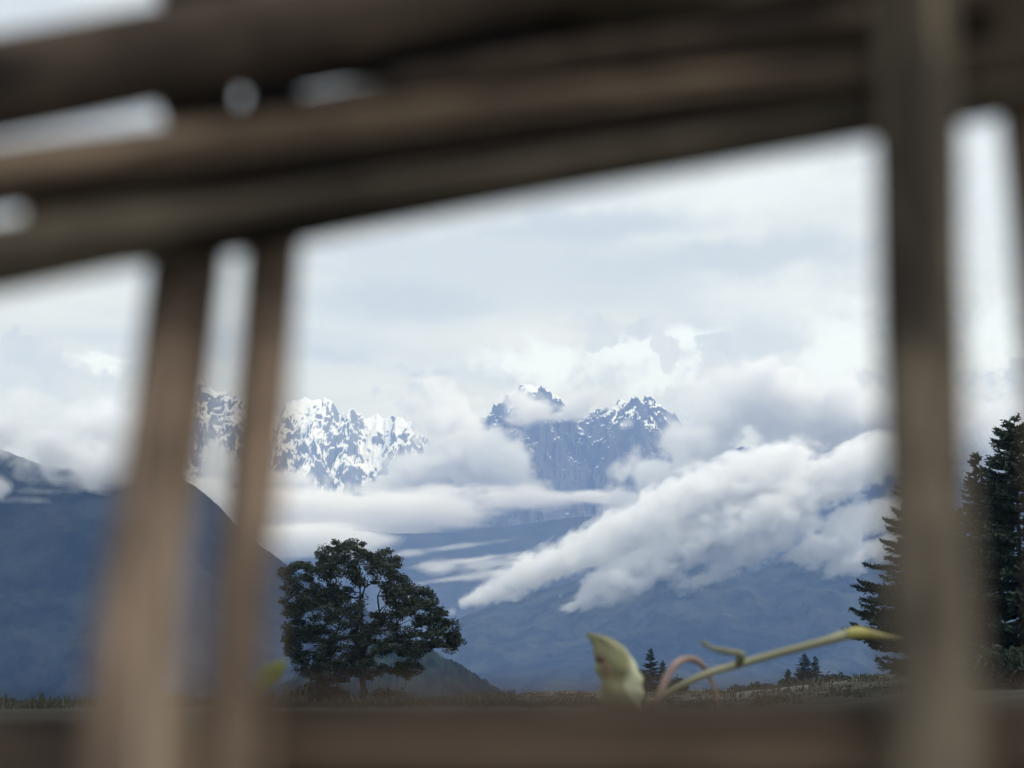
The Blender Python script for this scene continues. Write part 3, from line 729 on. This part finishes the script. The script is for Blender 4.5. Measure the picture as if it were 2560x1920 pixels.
# ------------------------------------------------------------------ the stick fence, a hand's breadth from the lens
def stick(name, path, mat, parent, flat=1.0, seg=14, seed=0, wob=.05, label=None):
    """path: (px, py, distance, width in px) control points, resampled to a knobbly round stick"""
    pts = np.array([P(a, b, Y) for a, b, Y, w in path]); wd = np.array([w * Y / FPX / 2 for a, b, Y, w in path])
    L = np.concatenate([[0], np.cumsum(np.linalg.norm(np.diff(pts, axis=0), axis=1))])
    n = max(40, int(L[-1] / .004)); s = np.linspace(0, L[-1], n)
    C = np.stack([np.interp(s, L, pts[:, i]) for i in range(3)], 1); W = np.interp(s, L, wd)
    ker = np.ones(9) / 9
    for i in range(3): C[:, i] = np.convolve(np.pad(C[:, i], 4, 'reflect', reflect_type='odd'), ker, 'valid') if n > 9 else C[:, i]
    tg = np.gradient(C, axis=0); tg /= np.linalg.norm(tg, axis=1)[:, None]
    fw = np.array([0, 1., 0]); V = []; uv = []
    th = np.arange(seg) / seg * 2 * math.pi
    for i in range(n):
        a = np.cross(tg[i], fw); a /= np.linalg.norm(a); b = np.cross(tg[i], a)
        r = 1 + wob * fbm(np.cos(th) * 1.2 + seed, np.sin(th) * 1.2, th * 0 + s[i] * 60, 3) + wob * .8 * fbm(th * 0 + seed, th * 0, th * 0 + s[i] * 25, 2)
        e = 1 if 0 < i < n - 1 else .85
        V.append(C[i] + (W[i] * e * r)[:, None] * (np.cos(th)[:, None] * a + flat * np.sin(th)[:, None] * b))
    V = np.concatenate(V); F = []
    for i in range(n - 1):
        for j in range(seg): F.append((i * seg + j, i * seg + (j + 1) % seg, (i + 1) * seg + (j + 1) % seg, (i + 1) * seg + j))
    V2 = np.concatenate([V, C[:1], C[-1:]]); nb = len(V)
    o = None
    F = np.array(F)
    caps = [(nb, (j + 1) % seg, j, j) for j in range(seg)] ; caps = [(nb, (j + 2) % seg, (j + 1) % seg, j) for j in range(0, seg, 2)]
    o2 = (n - 1) * seg
    caps += [(nb + 1, o2 + j, o2 + (j + 1) % seg, o2 + (j + 2) % seg) for j in range(0, seg, 2)]
    F = np.concatenate([F, np.array(caps)])
    o = mesh_obj(name, V2 - np.array(parent.location), F, mat, parent)
    me = o.data; ul = me.uv_layers.new(name='UVMap')
    vi = np.zeros(len(me.loops), dtype=np.int32); me.loops.foreach_get('vertex_index', vi)
    ring = np.minimum(vi // seg, n - 1); ang = (vi % seg) / seg
    u = s[ring] * 6 + seed * 3.1; vv = np.abs(ang - .5) * 2
    ul.data.foreach_set('uv', np.stack([u, vv * .35 + seed], 1).astype(np.float32).ravel())
    if label: o['label'] = label
    return o
fence = empty('stick_fence', (0, .17, 0))
tag(fence, 'blurred weathered brown stick fence with slanting rails and uprights in the foreground', 'fence')
GB = P(1280, 1900, .13)
# upper rails (all slant up to the right)
def yl(x, y0, m=-.178): return y0 + m * x
def rail(y0a, m, w, Y, mat, seed, x0=-900, x1=3400, flat=.7, wob=.05, w2=None):
    xs = np.linspace(x0, x1, 12); rr = np.random.RandomState(int(seed * 10))
    stick('rail', [(x, y0a + m * x + rr.normal(0, 5), Y, w + ((w2 or w) - w) * (x - x0) / (x1 - x0)) for x in xs], mat, fence, flat, seed=seed, wob=wob)
def railp(ctrl, mat, seed, flat=.7):
    rr = np.random.RandomState(int(seed * 10)); xs = [c[0] for c in ctrl]; N = np.linspace(xs[0], xs[-1], 18)
    stick('rail', [(x, np.interp(x, xs, [c[1] for c in ctrl]) + rr.normal(0, 3), np.interp(x, xs, [c[2] for c in ctrl]), np.interp(x, xs, [c[3] for c in ctrl])) for x in N], mat, fence, flat, seed=seed)
railp([(-900, 366, .170, 260), (0, 214, .170, 288), (600, 94, .170, 256), (1280, -50, .170, 230), (3400, -450, .170, 230)], M['wood'], 1.3)
railp([(385, -55, .184, 170), (1400, -260, .184, 240), (3400, -600, .184, 300)], M['wood_grey'], 2.1)
railp([(-900, 590, .168, 180), (0, 446, .168, 186), (400, 382, .168, 168), (700, 350, .168, 142), (1280, 266, .168, 122), (2000, 200, .168, 112), (3400, 60, .168, 100)], M['wood_warm'], 3.4)
railp([(60, 528, .180, 90), (600, 465, .180, 130), (1280, 365, .180, 150), (2100, 275, .180, 140), (3400, 80, .180, 140)], M['wood_shade'], 5.0)  # added backing stick, its dark colour stands for shade in the gap
railp([(-900, 800, .166, 185), (0, 643, .166, 195), (380, 582, .166, 165), (640, 524, .166, 105), (1280, 430, .166, 85), (2100, 300, .168, 50), (3400, 70, .168, 50)], M['wood_grey'], 4.4)
railp([(280, 655, .172, 50), (640, 586, .172, 90), (1280, 466, .172, 90), (2100, 316, .172, 95), (3400, 90, .172, 95)], M['wood_shade'], 5.6)  # added dark stick, painted shade along the bottom edge of the rails
railp([(600, 190, .190, 100), (1280, 95, .190, 150), (3400, -250, .190, 150)], M['wood_shade'], 5.3)  # added behind the top rail, darkened as the shade of the crevice
railp([(960, 238, .181, 120), (1280, 176, .181, 112), (1700, 120, .181, 120), (3400, -110, .181, 150)], M['wood'], 3.7)
railp([(1350, 30, .186, 60), (1800, -10, .186, 90), (3400, -200, .186, 90)], M['wood_grey'], 3.75)
railp([(1000, 290, .188, 60), (3400, -60, .188, 100)], M['wood_shade'], 3.8)  # added dark backing, crevice shade put into its colour
# short split pieces wedged between the two upper rails
rail(336, -.150, 130, .180, M['wood_shade'], 3.9, x0=400, x1=591, flat=.5)
rail(290, -.150, 58, .186, M['wood_shade'], 3.1, x0=555, x1=790, flat=.5)
rail(378, -.150, 64, .186, M['wood_shade'], 3.2, x0=555, x1=800, flat=.5)
rail(336, -.150, 130, .180, M['wood_shade'], 3.5, x0=620, x1=745, flat=.5)
rail(294, -.150, 92, .186, M['wood_shade'], 3.6, x0=700, x1=1150, flat=.5)
rail(384, -.150, 84, .186, M['wood'], 3.65, x0=700, x1=1150, flat=.5)
# uprights
def down(px, py, Y, w, n=1):
    p = P(px, py, Y); return p
def post(ctrl, mat, seed, flat=.8, label=None, down_to_ground=True):
    stick('post', ctrl, mat, fence, flat, seed=seed, label=label)
post([(2255, -700, .165, 220), (2285, 0, .165, 220), (2303, 800, .160, 218), (2318, 1300, .145, 224), (2340, 1700, .115, 232), (2370, 2600, .10, 235), (2400, 18000, .130, 210)], M['wood_grey'], 6.2, label='thickest upright stick')
post([(2450, -900, .172, 130), (2535, 0, .172, 130), (2578, 500, .170, 120), (2632, 1200, .165, 110), (2700, 2600, .16, 120), (2750, 14000, .155, 130)], M['wood_warm'], 7.1)
post([(486, 470, .184, 165), (462, 700, .178, 198), (410, 1150, .160, 208), (335, 1550, .122, 210), (285, 1950, .108, 190), (260, 2600, .100, 170), (260, 20000, .095, 150)], M['wood_light'], 8.3)
post([(450, 1100, .160, 60), (430, 1300, .138, 80), (412, 1600, .117, 105), (392, 1900, .104, 125), (370, 2600, .097, 120), (370, 20000, .092, 115)], M['wood_pale'], 9.7)
post([(692, 480, .186, 140), (677, 700, .178, 146), (634, 1200, .158, 156), (588, 1600, .120, 160), (570, 1920, .108, 180), (560, 2600, .100, 180), (560, 20000, .075, 150)], M['wood_light'], 10.9)
# lower rail
def lrail(y, w, Y, mat, seed, x0=-900, x1=3400, m=.0, flat=.7):
    xs = np.linspace(x0, x1, 12); rr = np.random.RandomState(int(seed * 10))
    stick('rail', [(x, y + m * x + rr.normal(0, 6), Y, w) for x in xs], mat, fence, flat, seed=seed)
lrail(1788, 130, .126, M['wood'], 11.8, x0=480)
lrail(1812, 100, .130, M['wood_shade'], 11.2, x1=700, m=.01)
lrail(1850, 110, .128, M['wood'], 11.3, x1=700, m=.01)
lrail(1868, 76, .118, M['wood_light'], 12.6, x0=600)
lrail(1800, 30, .120, M['wood_shade'], 12.9, x0=560)
lrail(1975, 170, .122, M['wood'], 13.5)

# ------------------------------------------------------------------ the vine behind the fence, and a weed
def ptube(name, ctrl, mat, parent, seg=12, label=None, closed_tip=True):
    pts = np.array([P(a, b, Y) for a, b, Y, w in ctrl]); wd = np.array([w * Y / FPX / 2 for a, b, Y, w in ctrl])
    n0 = len(pts); tt = np.linspace(0, n0 - 1, (n0 - 1) * 8 + 1)
    def cr(arr):
        out = []
        for t_ in tt:
            i = min(int(t_), n0 - 2); f = t_ - i
            p0, p1, p2, p3 = arr[max(i - 1, 0)], arr[i], arr[i + 1], arr[min(i + 2, n0 - 1)]
            out.append(.5 * ((2 * p1) + (-p0 + p2) * f + (2 * p0 - 5 * p1 + 4 * p2 - p3) * f * f + (-p0 + 3 * p1 - 3 * p2 + p3) * f ** 3))
        return np.array(out)
    V, F = tube(cr(pts), np.maximum(cr(wd), 1e-5), seg)
    o = mesh_obj(name, V - np.array(parent.location), F, mat, parent)
    if label: o['label'] = label
    return o
VY = 1.12
vr = P(1640, 1900, VY); vine = empty('vine', (vr[0], VY, 0))
tag(vine, 'thin green vine shoot with a pale curled leaf and pink tendril behind the lower rail', 'vine')
ptube('stem', [(1560, 4400, VY, 30), (1590, 2600, VY, 26), (1610, 1830, VY, 20), (1650, 1745, VY, 15), (1750, 1690, VY, 17), (1850, 1660, VY + .02, 19), (1950, 1632, VY + .03, 20), (2050, 1606, VY + .04, 22), (2110, 1588, VY + .05, 27), (2135, 1582, VY + .05, 28)], M['stem'], vine)
ptube('shoot_tip', [(2120, 1585, VY + .05, 27), (2150, 1581, VY + .05, 29), (2190, 1588, VY + .06, 20), (2225, 1593, VY + .06, 11), (2256, 1595, VY + .06, 2)], M['stem_tip'], vine)
ptube('tendril', [(1618, 1800, VY, 22), (1645, 1745, VY, 22), (1668, 1690, VY + .01, 20), (1695, 1655, VY + .02, 18), (1730, 1648, VY + .03, 17), (1755, 1662, VY + .03, 14), (1778, 1700, VY + .04, 10), (1792, 1735, VY + .04, 8), (1800, 1800, VY + .04, 7)], M['tendril'], vine)
ptube('side_shoot', [(1846, 1662, VY + .01, 20), (1852, 1640, VY, 24), (1845, 1632, VY, 14), (1825, 1630, VY - .01, 16), (1795, 1624, VY - .01, 15), (1772, 1617, VY - .01, 10), (1760, 1606, VY - .01, 14), (1756, 1600, VY - .01, 4)], M['stem'], vine)

def leaf_body(name, rows, Y, mat, parent, thick=.4, fold=0., crumple=.0):
    """a hollow folded leaf: rows of (py, left px, right px); closed, with real thickness"""
    seg = 20; V = []
    k = Y / FPX
    rows = np.array(rows, float); ys = np.linspace(rows[0, 0], rows[-1, 0], 40)
    L = np.interp(ys, rows[:, 0], rows[:, 1]); Rr = np.interp(ys, rows[:, 0], rows[:, 2])
    for y, l, r in zip(ys, L, Rr):
        c = P((l + r) / 2, y, Y); h = (r - l) / 2 * k
        th = np.arange(seg) / seg * 2 * math.pi
        bump = 1 + .10 * np.sin(3 * th + y * .05) + .05 * np.sin(5 * th - y * .03)
        bump = bump * (1 + .55 * fbm(np.cos(th) * 1.6, np.sin(th) * 1.6, th * 0 + y * .022, 4)); hx = h * (1 + crumple * fbm(np.cos(th) + 3, np.sin(th), th * 0 + y * .035, 3))
        V.append(np.stack([c[0] + hx * np.cos(th), c[1] + h * thick * np.sin(th) * bump + fold * h * np.cos(th) ** 2, np.full(seg, c[2])], 1))
    V = np.concatenate(V); n = len(ys); F = []
    for i in range(n - 1):
        for j in range(seg): F.append((i * seg + j, i * seg + (j + 1) % seg, (i + 1) * seg + (j + 1) % seg, (i + 1) * seg + j))
    return mesh_obj(name, V - np.array(parent.location), np.array(F), mat, parent)
leaf_body('curled_leaf', [(1580, 1464, 1468), (1586, 1466, 1500), (1592, 1470, 1520), (1605, 1478, 1545), (1620, 1482, 1562), (1640, 1486, 1578), (1660, 1490, 1590), (1680, 1494, 1600), (1700, 1500, 1606), (1730, 1502, 1608), (1780, 1506, 1600), (1850, 1530, 1580), (1900, 1552, 1560)], VY, M['bud'], vine, .5, crumple=.28)
s1 = leaf_body('scar', [(1636, 1492, 1500), (1642, 1489, 1512), (1652, 1489, 1514), (1658, 1495, 1508)], VY - .011, M['scar'], vine, .4)
s2 = leaf_body('scar', [(1655, 1508, 1514), (1668, 1508, 1524), (1682, 1512, 1526), (1694, 1516, 1522)], VY - .014, M['scar'], vine, .3)
wy = .62
wr = P(640, 1900, wy); weed = empty('weed', (wr[0], wy, 0))
tag(weed, 'olive green weed leaf beside the right one of the two leaning left sticks', 'weed')
ptube('stem', [(600, 7000, wy, 14), (610, 3000, wy, 12), (625, 1850, wy, 10), (645, 1735, wy, 8)], M['dark_leaf'], weed)
leaf_body('leaf', [(1650, 708, 712), (1660, 672, 716), (1675, 655, 712), (1695, 645, 700), (1715, 642, 680), (1735, 642, 655), (1742, 645, 648)], wy, M['dark_leaf'], weed, .12, .25)
